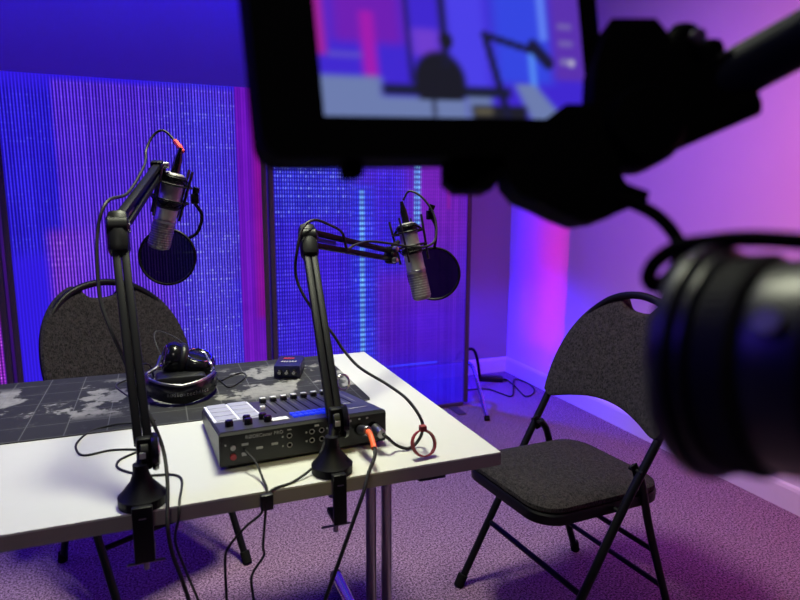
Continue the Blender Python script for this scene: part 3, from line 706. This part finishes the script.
def shock_mount(label, T_, d, L, side, arm_end, off=0.05):
    """two hoops around the microphone, elastic cords zigzagging, and outer struts"""
    T_ = Vector(T_); x = Vector(side); x = (x - d * x.dot(d)).normalized(); y = d.cross(x)
    c = T_ + d * 0.045
    t = thing('shock_mount', label, 'shock mount', c, 0, 'elastic shock mounts')
    for k, z in enumerate((0.010, 0.078)):
        b = BM(); torus(b, T_ + d * z, d, 0.0272, 0.0026, 32, 8); wpart('inner_hoop', b, 'black_metal', t)
    for z0, z1 in ((0.004, 0.022), (0.066, 0.084)):
        b = BM(); lathe(b, T_, d, [(z0, 0.0258), (z0 + 0.001, 0.0272), (z1 - 0.001, 0.0272), (z1, 0.0258)], 32); wpart('clamp_band', b, 'black', t)
    for k, z in enumerate((0.025, 0.062)):
        b = BM(); torus(b, T_ + d * z, d, 0.043, 0.0022, 36, 8); wpart('outer_hoop', b, 'black_metal', t)
    for a in (0.35, 0.35 + PI / 2, 0.35 + PI, 0.35 + 3 * PI / 2):
        r = x * math.cos(a) + y * math.sin(a)
        b = BM(); bar(b, T_ + d * -0.014 + r * 0.046, T_ + d * 0.104 + r * 0.040, 0.0045, 0.006, x.cross(r) if False else d.cross(r)); wpart('strut', b, 'black', t)
    b = BM(); n = 8; pts = []
    for k in range(n * 2):
        a = 2 * PI * k / (n * 2); r = x * math.cos(a) + y * math.sin(a)
        pts.append(T_ + r * (0.043 if k % 2 else 0.0275) + d * (0.025 if k % 2 else 0.010))
    tube(b, pts, 0.0013, 6, closed=True, smooth=False)
    pts = []
    for k in range(n * 2):
        a = 2 * PI * k / (n * 2); r = x * math.cos(a) + y * math.sin(a)
        pts.append(T_ + r * (0.043 if k % 2 else 0.0275) + d * (0.062 if k % 2 else 0.078))
    tube(b, pts, 0.0013, 6, closed=True, smooth=False)
    wpart('elastic_cord', b, 'matte_black', t)
    E_ = Vector(arm_end)
    b = BM(); r = (E_ - c); r = (r - d * r.dot(d)).normalized(); p = c + r * 0.044
    tube(b, [p, p.lerp(E_, 0.5) + Vector((0, 0, 0.006)), E_], 0.006, 10); lathe(b, p.lerp(E_, 0.5) - y * 0.014, y, [(0, 0.011), (0.028, 0.011)], 16); wpart('swivel', b, 'black_metal', t)
    b = BM(); lathe(b, p.lerp(E_, 0.5) + y * 0.014, y, [(0, 0.009), (0.004, 0.008)], 16); wpart('swivel_bolt', b, 'chrome', t)
    return t, x, y
def pop_filter(label, c, axis, R, clampP, path):
    c = Vector(c); axis = Vector(axis).normalized()
    t = thing('pop_filter', label, 'pop filter', c, 0, 'round pop filters')
    b = BM(); torus(b, c, axis, R, 0.0034, 56, 10); wpart('hoop', b, 'black_metal', t)
    for s in (-1, 1):
        b = BM(); x, y = frame_of(axis)
        n = 48; rings = []
        ctr = b.verts.new(c + axis * (s * 0.0045))
        prev = None
        for r_ in (0.25, 0.5, 0.75, 0.97):
            ring = [b.verts.new(c + axis * (s * 0.0045 * (1 - r_ ** 4)) + (x * math.cos(2 * PI * i / n) + y * math.sin(2 * PI * i / n)) * R * r_) for i in range(n)]
            for i in range(n):
                if prev is None: b.faces.new((ctr, ring[i], ring[(i + 1) % n]))
                else: b.faces.new((prev[i], ring[i], ring[(i + 1) % n], prev[(i + 1) % n]))
            prev = ring
        wpart('mesh_screen', b, 'pop_mesh', t)
    b = BM(); tube(b, path, 0.0042, 10); wpart('gooseneck', b, 'black_metal', t)
    b = BM(); P = Vector(clampP); box(b, P, (0.018, 0.018, 0.024), bev=0.003); lathe(b, P + Vector((0, 0, 0.008)), (0.3, -0.2, 1), [(0, 0.006), (0.012, 0.008), (0.02, 0.008)], 14); wpart('clamp', b, 'black_metal', t)
    return t
def m_pop():
    k = NT('pop_filter_mesh'); k.b.inputs['Base Color'].default_value = (0.002, 0.002, 0.004, 1); k.b.inputs['Roughness'].default_value = 0.9; k.b.inputs['Specular IOR Level'].default_value = 0.0
    co = k.obj(); v = k.noise(co, 900, 1)
    k.l(k.math('ADD', 0.68, k.math('MULTIPLY', v, 0.25)), k.b.inputs['Alpha']); return k.m
M['pop_mesh'] = m_pop()

# left
T1, B1 = (-0.510, 0.622, 1.249), (-0.556, 0.640, 1.074)
_, d1, L1 = microphone('slim grey studio microphone hanging head down from the left boom arm', T1, B1, (1, 0, 0))
shock_mount('black elastic shock mount holding the left microphone', T1, d1, L1, (0.93, -0.36, 0.1), LF)
pop_filter('round translucent pop filter behind the left microphone head', (-0.536, 0.715, 1.048), (0.30, 0.93, -0.10), 0.068, (-0.468, 0.655, 1.19),
           [(-0.468, 0.655, 1.18), (-0.452, 0.68, 1.15), (-0.462, 0.70, 1.11), (-0.485, 0.712, 1.092)])
# right
T2, B2 = (0.060, 0.610, 1.128), (0.093, 0.572, 0.926)
_, d2, L2 = microphone('slim grey studio microphone hanging head down from the right boom arm', T2, B2, (1, 0, 0))
shock_mount('black elastic shock mount holding the right microphone', T2, d2, L2, (0.93, -0.36, 0.1), RF)
pop_filter('round dark pop filter just right of the right microphone head', (0.156, 0.640, 0.986), (0.52, 0.84, -0.05), 0.072, (0.118, 0.585, 1.150),
           [(0.118, 0.585, 1.150), (0.142, 0.60, 1.12), (0.154, 0.625, 1.085), (0.156, 0.638, 1.058)])

# ------------------------------------------------------------------ cables
def cable(name, label, pts, r, m='cable', seg=6, origin=None):
    b = BM(); tube(b, pts, r, 8, seg); return tag(link(name, b, m, None, origin=origin or pts[len(pts) // 2]), label, 'cable')
o = cable('microphone_cable', 'black cable from the left microphone, hanging down along its boom arm',
 [[-0.492, 0.618, 1.296], [-0.506, 0.64, 1.322], [-0.53, 0.652, 1.346], [-0.553, 0.655, 1.333], [-0.569, 0.639, 1.3], [-0.571, 0.600, 1.276], [-0.578, 0.522, 1.250], [-0.604, 0.375, 1.200], [-0.634, 0.275, 1.184], [-0.650, 0.245, 1.130], [-0.650, 0.20, 1.037], [-0.636, 0.17, 0.984], [-0.617, 0.150, 0.933], [-0.598, 0.11, 0.884], [-0.580, 0.075, 0.853], [-0.566, 0.055, 0.811], [-0.562, 0.015, 0.775], [-0.565, -0.028, 0.727], [-0.561, -0.03, 0.684], [-0.55, -0.03, 0.639], [-0.541, -0.039, 0.602], [-0.525, -0.059, 0.522], [-0.50, -0.06, 0.30], [-0.49, -0.02, 0.004], [-0.44, 0.1, 0.004]], 0.0030)
b = BM(); tube(b, [[-0.492, 0.618, 1.296], [-0.4975, 0.627, 1.309], [-0.506, 0.64, 1.322]], 0.0062, 10); wpart('red_boot', b, 'red_boot', o)
cable('thin_cable', 'thin black cable curling on the white tabletop around the left clamp',
 [[-0.58, 0.375, 0.7475], [-0.614, 0.372, 0.7475], [-0.655, 0.38, 0.7465], [-0.697, 0.37, 0.7425], [-0.715, 0.322, 0.7425], [-0.714, 0.282, 0.7425], [-0.698, 0.247, 0.7425], [-0.657, 0.255, 0.7425], [-0.62, 0.245, 0.7425], [-0.609, 0.235, 0.7425], [-0.621, 0.222, 0.7425], [-0.639, 0.202, 0.7425], [-0.641, 0.175, 0.7425], [-0.626, 0.15, 0.7425], [-0.593, 0.121, 0.7425], [-0.555, 0.11, 0.7425], [-0.541, 0.082, 0.7425], [-0.547, 0.01, 0.7425], [-0.550, -0.008, 0.724], [-0.556, -0.012, 0.691], [-0.543, -0.023, 0.644], [-0.528, -0.044, 0.602], [-0.512, -0.064, 0.522], [-0.48, -0.06, 0.30], [-0.47, -0.02, 0.004], [-0.40, 0.1, 0.004]], 0.0020)
cable('headphone_cable', 'thin cable arching above the headphones', [[-0.500, 0.66, 0.812], [-0.516, 0.70, 0.835], [-0.548, 0.725, 0.852], [-0.571, 0.733, 0.858], [-0.578, 0.722, 0.848], [-0.573, 0.70, 0.828], [-0.562, 0.68, 0.803]], 0.0014, 'grey_cable')
cable('curled_cable', 'thin cable curled on the desk mat between headphones and small blue box', [[-0.452, 0.60, 0.760], [-0.43, 0.62, 0.746], [-0.40, 0.655, 0.7455], [-0.372, 0.671, 0.7455], [-0.366, 0.641, 0.7455], [-0.383, 0.6, 0.7455], [-0.415, 0.556, 0.7455], [-0.428, 0.600, 0.7455], [-0.436, 0.650, 0.7455], [-0.430, 0.70, 0.7455]], 0.0018)
cable('coiled_cable', 'coiled thin cable sticking up between the headphones and left boom arm', [[-0.600, 0.68, 0.7455], [-0.585, 0.653, 0.760], [-0.590, 0.633, 0.795], [-0.605, 0.61, 0.805], [-0.606, 0.57, 0.786], [-0.59, 0.555, 0.755], [-0.619, 0.533, 0.7455], [-0.653, 0.608, 0.7455], [-0.669, 0.664, 0.7455], [-0.653, 0.702, 0.7455], [-0.60, 0.75, 0.7455]], 0.0020, 'grey_cable')
CL = Vector((-0.421, -0.006, TZ - 0.008))
cable('data_cable', 'thin black cable dropping from the mixer\'s left rear port', [[-0.439, 0.097, 0.773], [-0.437, 0.085, 0.773], [-0.426, 0.06, 0.764], [-0.42, 0.025, 0.748], [-0.419, -0.002, 0.744], [-0.4235, -0.014, 0.728], [-0.424, -0.014, 0.712], [-0.43, -0.018, 0.661], [-0.43, -0.021, 0.645], [-0.449, -0.019, 0.614], [-0.448, -0.026, 0.573], [-0.447, -0.042, 0.486], [-0.44, -0.05, 0.3], [-0.44, 0.0, 0.004], [-0.40, 0.15, 0.004]], 0.0021)
cable('audio_cable', 'thin black cable dropping from the mixer\'s middle rear jack', [[-0.302, 0.098, 0.771], [-0.303, 0.085, 0.775], [-0.316, 0.06, 0.768], [-0.335, 0.035, 0.753], [-0.375, 0.012, 0.7425], [-0.412, -0.004, 0.7425], [-0.4265, -0.014, 0.725], [-0.432, -0.016, 0.712], [-0.455, -0.013, 0.694], [-0.48, -0.012, 0.667], [-0.487, -0.012, 0.644], [-0.488, -0.02, 0.579], [-0.491, -0.034, 0.493], [-0.50, -0.04, 0.3], [-0.50, 0.0, 0.004], [-0.55, 0.12, 0.004]], 0.0021)
b = BM(); box(b, CL + Vector((0, -0.004, -0.004)), (0.020, 0.012, 0.026), bev=0.003); tag(link('cable_clip', b, 'black', None, origin=CL), 'small black clip holding two cables to the table\'s front edge', 'clip')
o = cable('microphone_cable', 'black cable with an orange plug end hanging from the mixer over the table edge', [[-0.233, 0.085, 0.785], [-0.232, 0.06, 0.790], [-0.234, 0.03, 0.782], [-0.240, 0.0, 0.772], [-0.258, -0.022, 0.755], [-0.273, -0.040, 0.732], [-0.294, -0.05, 0.69], [-0.318, -0.056, 0.635], [-0.345, -0.057, 0.567], [-0.386, -0.059, 0.463], [-0.42, -0.05, 0.25], [-0.43, 0.0, 0.004], [-0.36, 0.12, 0.004]], 0.0032)
b = BM(); tube(b, [[-0.232, 0.06, 0.790], [-0.2325, 0.045, 0.788], [-0.234, 0.03, 0.782], [-0.2365, 0.015, 0.777]], 0.0050, 10); wpart('orange_boot', b, 'orange', o)
b = BM(); cyl(b, (-0.233, 0.1, 0.779), (-0.232, 0.062, 0.790), 0.0085, 18); wpart('plug', b, 'steel', o)
o = cable('microphone_cable', 'black cable from the right microphone sweeping over the table to the mixer',
 [[-0.205, 0.085, 0.779], [-0.195, 0.065, 0.772], [-0.175, 0.072, 0.752], [-0.155, 0.066, 0.7445], [-0.135, 0.074, 0.748], [-0.124, 0.072, 0.768], [-0.133, 0.055, 0.800], [-0.147, 0.086, 0.829], [-0.169, 0.13, 0.847], [-0.21, 0.173, 0.873], [-0.231, 0.208, 0.9], [-0.250, 0.228, 0.934], [-0.274, 0.255, 0.967], [-0.296, 0.285, 1.011], [-0.303, 0.300, 1.046], [-0.298, 0.305, 1.088], [-0.283, 0.318, 1.132], [-0.255, 0.335, 1.148], [-0.218, 0.363, 1.138], [-0.177, 0.400, 1.118], [-0.165, 0.405, 1.082], [-0.138, 0.430, 1.088], [-0.084, 0.485, 1.091], [-0.016, 0.510, 1.082], [0.026, 0.520, 1.074], [0.08, 0.520, 1.073], [0.110, 0.530, 1.093], [0.120, 0.560, 1.146], [0.098, 0.587, 1.194], [0.070, 0.612, 1.212], [0.054, 0.618, 1.188]], 0.0030)
b = BM(); cyl(b, (-0.206, 0.1, 0.779), (-0.203, 0.070, 0.777), 0.0085, 18); wpart('plug', b, 'steel', o)
b = BM(); c0 = Vector((-0.139, 0.030, TZ + 0.0260)); axr = Vector((0.12, -0.93, 0.42))
x_, y_ = frame_of(axr); pts = [c0 + (x_ * math.cos(2 * PI * i / 40) + y_ * math.sin(2 * PI * i / 40)) * 0.0225 for i in range(40)]
n_ = axr.normalized(); rings = []
for p_ in pts:
    r_ = (p_ - c0).normalized(); rings.append([b.verts.new(p_ + r_ * a + n_ * h_) for a, h_ in ((-0.0012, -0.0045), (0.0012, -0.0045), (0.0012, 0.0045), (-0.0012, 0.0045))])
for i in range(40):
    A, B = rings[i], rings[(i + 1) % 40]
    for k in range(4): b.faces.new((A[k], A[(k + 1) % 4], B[(k + 1) % 4], B[k]))
box(b, c0 + (y_ if y_.z > 0 else -y_) * 0.026 + Vector((0.004, 0, 0)), (0.012, 0.012, 0.011), bev=0.002)
tag(link('cable_tie', b, 'red_cloth', None, origin=c0), 'dark red looped cable tie standing on the right end of the table', 'cable tie')

# cable hoop on the right boom arm
b = BM(); torus(b, (-0.262, 0.110, 0.868), (0.35, -0.9, 0.25), 0.0135, 0.0020, 28, 8); tag(link('cable_ring', b, 'steel', None, origin=(-0.262, 0.110, 0.868)), 'small silver ring clipped to the lower half of the right boom arm', 'ring')

# ------------------------------------------------------------------ foreground rig
MR = Matrix(((0.9993, -0.0383, 0.0021), (0.0087, 0.1754, -0.9845), (0.0373, 0.9837, 0.1756)))
t = thing('field_monitor', 'out-of-focus camera monitor hanging close at the top, showing the set', 'monitor', (-0.4012, -0.6047, 1.2752))
t.rotation_euler = MR.to_euler()
b = BM(); prism(b, rrect(0.200, 0.121, 0.012, 6, -0.0085, -0.0030), -0.026, 0.0); link('housing', b, 'matte_black', t)
b = BM()
W_, H_ = 0.155, 0.087
def disp(u, v):
    """picture shown on the screen: u 0..1 left to right, v 0..1 bottom to top"""
    c = (0.05, 0.02, 0.62)
    def blob(c, col, a): return tuple(c[i] * (1 - a) + col[i] * a for i in range(3))
    def sm(a, b_, x): x = max(0, min(1, (x - a) / (b_ - a))); return x * x * (3 - 2 * x)
    def rect(x0, x1, y0, y1, s=0.02): return sm(x0 - s, x0 + s, u) * (1 - sm(x1 - s, x1 + s, u)) * sm(y0 - s, y0 + s, v) * (1 - sm(y1 - s, y1 + s, v))
    c = blob(c, (0.15, 0.012, 0.45), rect(0.05, 0.29, 0.42, 1.2, 0.04))
    c = blob(c, (0.36, 0.015, 0.30), rect(-0.1, 0.025, 0.34, 1.2, 0.02))
    c = blob(c, (0.36, 0.010, 0.42), rect(0.145, 0.19, 0.22, 0.60, 0.02))
    c = blob(c, (0.15, 0.045, 0.62), rect(0.32, 0.42, 0.36, 0.52, 0.03))
    c = blob(c, (0.07, 0.05, 0.80), rect(0.45, 0.60, 0.18, 1.2, 0.03))
    c = blob(c, (0.035, 0.06, 0.75), rect(0.63, 0.86, 0.22, 1.2, 0.04))
    c = blob(c, (0.10, 0.03, 0.42), rect(0.87, 1.1, 0.25, 1.2, 0.03))
    c = blob(c, (0.09, 0.25, 0.90), rect(0.765, 0.79, 0.14, 0.46, 0.012))
    c = blob(c, (0.12, 0.22, 0.90), rect(0.82, 0.85, 0.50, 1.2, 0.015))
    c = blob(c, (0.008, 0.008, 0.05), rect(0.30, 0.315, 0.2, 1.2, 0.01))
    # table
    T = (0.15, 0.20, 0.42)
    c = blob(c, T, rect(-0.1, 0.50, -0.1, 0.115, 0.015))
    c = blob(c, T, rect(-0.1, 0.20, -0.1, 0.225, 0.02))
    c = blob(c, (0.15, 0.20, 0.42), rect(0.50, 0.60, -0.1, 0.14, 0.02))
    if v < 0.24:
        e0 = 0.70 + (0.215 - v) * 0.25; e1 = 0.77 + (0.215 - v) * 0.52
        c = blob(c, T, sm(e0 - 0.02, e0 + 0.02, u) * (1 - sm(e1 - 0.01, e1 + 0.03, u)) * (1 - sm(0.20, 0.23, v)))
    c = blob(c, (0.010, 0.012, 0.03), rect(0.20, 0.68, 0.125, 0.19, 0.015))
    c = blob(c, (0.012, 0.012, 0.02), rect(0.52, 0.74, -0.1, 0.08, 0.015))
    c = blob(c, (0.10, 0.09, 0.06), rect(0.53, 0.60, 0.02, 0.06, 0.015))
    # chair, mic arms
    r = ((u - 0.41) / 0.095) ** 2 + ((v - 0.21) / 0.18) ** 2
    if v > 0.10: c = blob(c, (0.010, 0.010, 0.018), 1 - sm(0.8, 1.3, r))
    c = blob(c, (0.01, 0.01, 0.03), rect(0.425, 0.452, 0.3, 1.2, 0.012))
    r = ((u - 0.445) / 0.026) ** 2 + ((v - 0.46) / 0.05) ** 2; c = blob(c, (0.01, 0.01, 0.02), 1 - sm(0.8, 1.3, r))
    c = blob(c, (0.01, 0.01, 0.02), rect(0.372, 0.386, 0.0, 0.2, 0.01))
    for (x0, y0, x1, y1, wd) in ((0.595, 0.51, 0.66, 0.02, 0.010), (0.595, 0.51, 0.785, 0.43, 0.009), (0.79, 0.46, 0.845, 0.36, 0.018)):
        dx, dy = x1 - x0, (y1 - y0) * 0.56; px, py = u - x0, (v - y0) * 0.56
        q = max(0, min(1, (px * dx + py * dy) / (dx * dx + dy * dy))); dd = math.hypot(px - q * dx, py - q * dy)
        c = blob(c, (0.01, 0.01, 0.04), 1 - sm(wd, wd * 1.8, dd))
    # icons of the monitor's menu down the right side
    for y0, a in ((0.35, 0.5), (0.47, 0.3), (0.58, 0.3)):
        c = blob(c, (0.30, 0.28, 0.45), a * rect(0.90, 0.96, y0, y0 + 0.04, 0.01))
    c = blob(c, (0.45, 0.42, 0.60), rect(0.935, 0.960, 0.345, 0.385, 0.008))
    c = blob(c, (0.15, 0.13, 0.20), rect(0.87, 0.97, 0.03, 0.06, 0.012))
    c = blob(c, (0.16, 0.12, 0.5), 0.5 * rect(0.03, 0.14, 0.33, 0.36, 0.01))
    return c
NX, NY = 110, 64; cl = b.verts.layers.float_color.new('screen'); vs = [[b.verts.new((-W_ / 2 + W_ * i / NX, -H_ / 2 + H_ * j / NY, 0.0006)) for i in range(NX + 1)] for j in range(NY + 1)]
for j in range(NY + 1):
    for i in range(NX + 1): vs[j][i][cl] = (*disp(i / NX, j / NY), 1)
for j in range(NY):
    for i in range(NX): b.faces.new((vs[j][i], vs[j][i + 1], vs[j + 1][i + 1], vs[j + 1][i]))
k = NT('lit_screen'); at = k.n('ShaderNodeAttribute', attribute_name='screen'); k.l(at.outputs['Color'], k.b.inputs['Emission Color']); k.b.inputs['Emission Strength'].default_value = 1.0
k.b.inputs['Base Color'].default_value = (0.01, 0.01, 0.012, 1); k.b.inputs['Roughness'].default_value = 0.3; M['screen'] = k.m
link('screen', b, 'screen', t, smooth=False)
for x, w_ in ((-0.062, 0.010), (-0.002, 0.012)):
    b = BM(); box(b, (x, -0.067, -0.014), (w_, 0.008, 0.014), bev=0.002); link('mount_screw', b, 'matte_black', t)

# camera-space-sized rig parts use one oriented root: local x to the right, y up, z towards the photographer
RM = Matrix((CR, CU, -CF)).transposed()
def rig_pt(x, y, d): return CAM + CR * x + CU * y + CF * d
P0 = Vector((-0.310, -0.632, 1.228))
t = thing('articulating_arm', 'blurred black clamp and metal arm holding the monitor, upper right', 'support arm', P0); t.rotation_euler = RM.to_euler()
s = 0.00054
def L_(px, py): return ((px - 630) * s, -(py - 120) * s)
b = BM(); prism(b, [L_(*q) for q in ((500, 150), (503, 175), (516, 190), (534, 197), (556, 208), (578, 216), (600, 213), (618, 204), (640, 196), (642, 186), (620, 178), (612, 165), (640, 152), (640, 100), (560, 100), (520, 130))], -0.020, 0.012); link('mounting_plate', b, 'matte_black', t)
b = BM(); prism(b, [L_(*q) for q in ((440, 140), (440, 172), (452, 182), (482, 182), (494, 176), (510, 150), (508, 135))], -0.015, 0.004); link('shoe_mount', b, 'matte_black', t)
b = BM(); prism(b, [L_(*q) for q in ((606, 14), (650, 14), (662, 28), (672, 50), (700, 60), (725, 45), (745, 52), (762, 80), (745, 92), (720, 110), (690, 128), (660, 145), (630, 150), (600, 168), (585, 140), (590, 60))], -0.026, 0.010); bd = link('clamp_body', b, 'matte_black', t)
b = BM(); cx, cy = L_(638, 120); lathe(b, (cx, cy, -0.02), (0, 0, 1), [(0, 0.018), (0.006, 0.022), (0.032, 0.022), (0.038, 0.018)], 28); link('ball_joint', b, 'matte_black', t)
for (px, py, r_, h_) in ((684, 34, 0.0085, 0.022), (713, 42, 0.0070, 0.018)):
    b = BM(); x, y = L_(px, py); lathe(b, (x, y - 0.010, -0.004), (0.15, 1, 0), [(0, r_ * 0.9), (0.003, r_), (h_ - 0.003, r_), (h_, r_ * 0.8)], 18)
    kn = link('knob', b, 'matte_black', t)
b = BM(); x, y = L_(694, 30); lathe(b, (x, y, 0.006), (0.1, 0.1, 1), [(0, 0.0045), (0.003, 0.004)], 16); link('knob_cap', b, 'steel', t)
b = BM(); x0, y0 = L_(705, 82); x1, y1 = L_(905, -20)
tube(b, [(x0, y0, -0.006), (x1, y1, 0.045)], 0.0135, 24, smooth=False); link('rod', b, 'rod', t)
dv = Vector((x1 - x0, y1 - y0, 0.051)).normalized(); up2 = Vector((-dv.y, dv.x, 0)).normalized()
b = BM(); tube(b, [Vector((x0, y0, -0.006)) + up2 * 0.0120 + dv * 0.012, Vector((x1, y1, 0.045)) + up2 * 0.0120], 0.0030, 12, smooth=False); link('rod_highlight', b, 'rod_glint', t)  # grey tube stands in for the highlight along the rod's top
b = BM(); x0, y0 = L_(640, 140); x1, y1 = L_(752, 92)
tube(b, [(x0, y0, -0.004), (x1, y1, 0.004)], 0.0085, 14, smooth=False); link('lock_lever', b, 'matte_black', t)

b = BM(); pts = [[-0.334, -0.640, 1.192], [-0.326, -0.64, 1.192], [-0.322, -0.654, 1.188], [-0.319, -0.667, 1.182], [-0.319, -0.679, 1.173], [-0.325, -0.689, 1.165], [-0.337, -0.697, 1.157], [-0.352, -0.703, 1.153], [-0.3585, -0.705, 1.157], [-0.3585, -0.708, 1.164], [-0.357, -0.718, 1.171], [-0.354, -0.73, 1.174], [-0.348, -0.745, 1.176], [-0.338, -0.766, 1.175], [-0.32, -0.79, 1.17]]
tube(b, pts, 0.0034, 12, 6); tag(link('monitor_cable', b, 'matte_black', None, origin=pts[6]), 'blurred black cable looping from the monitor bracket down to the camera lens', 'cable')

# camera with lens, pointing away to the left
TIP = Vector((-0.3690, -0.7380, 1.1335)) + CR * 0.0085 - CU * 0.0038; AX = (CR * 0.58 - CF * 0.81).normalized()   # from the front of the lens back to the body
t = thing('video_camera', 'large out-of-focus camera lens and body filling the right edge', 'camera', TIP)
def lens_part(name, prof, m, parent=t):
    b = BM(); lathe(b, (0, 0, 0), AX, prof, 64); return link(name, b, m, parent)
M['lens_rubber'] = mat('lens_rubber', (0.005, 0.005, 0.006), 0.7, spec=0.25)
M['lens_barrel'] = mat('lens_barrel', (0.006, 0.006, 0.010), 0.38, 0.0, 0.4)
lens_part('lens_hood', [(0.0, 0.0385), (0.0, 0.0425), (0.002, 0.0435), (0.006, 0.0435), (0.007, 0.0415)], 'lens_barrel')
lens_part('front_ring', [(0.007, 0.0400), (0.009, 0.0410), (0.011, 0.0410), (0.012, 0.0390)], 'lens_barrel')
fr = lens_part('focus_ring', [(0.012, 0.0375), (0.014, 0.0390), (0.024, 0.0390), (0.026, 0.0370)], 'lens_rubber')
b = BM(); x_, y_ = frame_of(AX)
for i in range(72):
    a = 2 * PI * i / 72; r_ = x_ * math.cos(a) + y_ * math.sin(a); box(b, AX * 0.019 + r_ * 0.0391, (0.0010, 0.0010, 0.009), frame_matrix(r_, AX))
link('grip_ribs', b, 'lens_rubber', fr, smooth=False)
lens_part('barrel', [(0.026, 0.0355), (0.030, 0.0370), (0.044, 0.0370), (0.047, 0.0345), (0.090, 0.0335), (0.095, 0.032)], 'lens_barrel')
b = BM(); lathe(b, (0, 0, 0), AX, [(0.003, 0.0380), (0.006, 0.030), (0.009, 0.012), (0.0095, 0.0001)], 48, cap=False); link('front_glass', b, 'gloss_black', t)
up_ = (Vector((0, 0, 1)) - AX * AX.z).normalized(); sd_ = AX.cross(up_)
tow = (CAM - TIP - AX * 0.06); tow = (tow - AX * tow.dot(AX)).normalized()
b = BM(); rr = (tow * 0.93 + up_ * 0.36).normalized(); lathe(b, AX * 0.036 + rr * 0.0368, rr, [(0, 0.0045), (0.003, 0.004)], 18); link('lens_button', b, 'steel', t)
b = BM(); box(b, AX * 0.140 + sd_ * 0.0 + up_ * -0.006, (0.10, 0.09, 0.09), frame_matrix(sd_, AX), bev=0.010); link('camera_body', b, 'matte_black', t)
b = BM(); box(b, AX * 0.140 + up_ * 0.048, (0.045, 0.07, 0.025), frame_matrix(sd_, AX), bev=0.006); link('viewfinder_hump', b, 'matte_black', t)
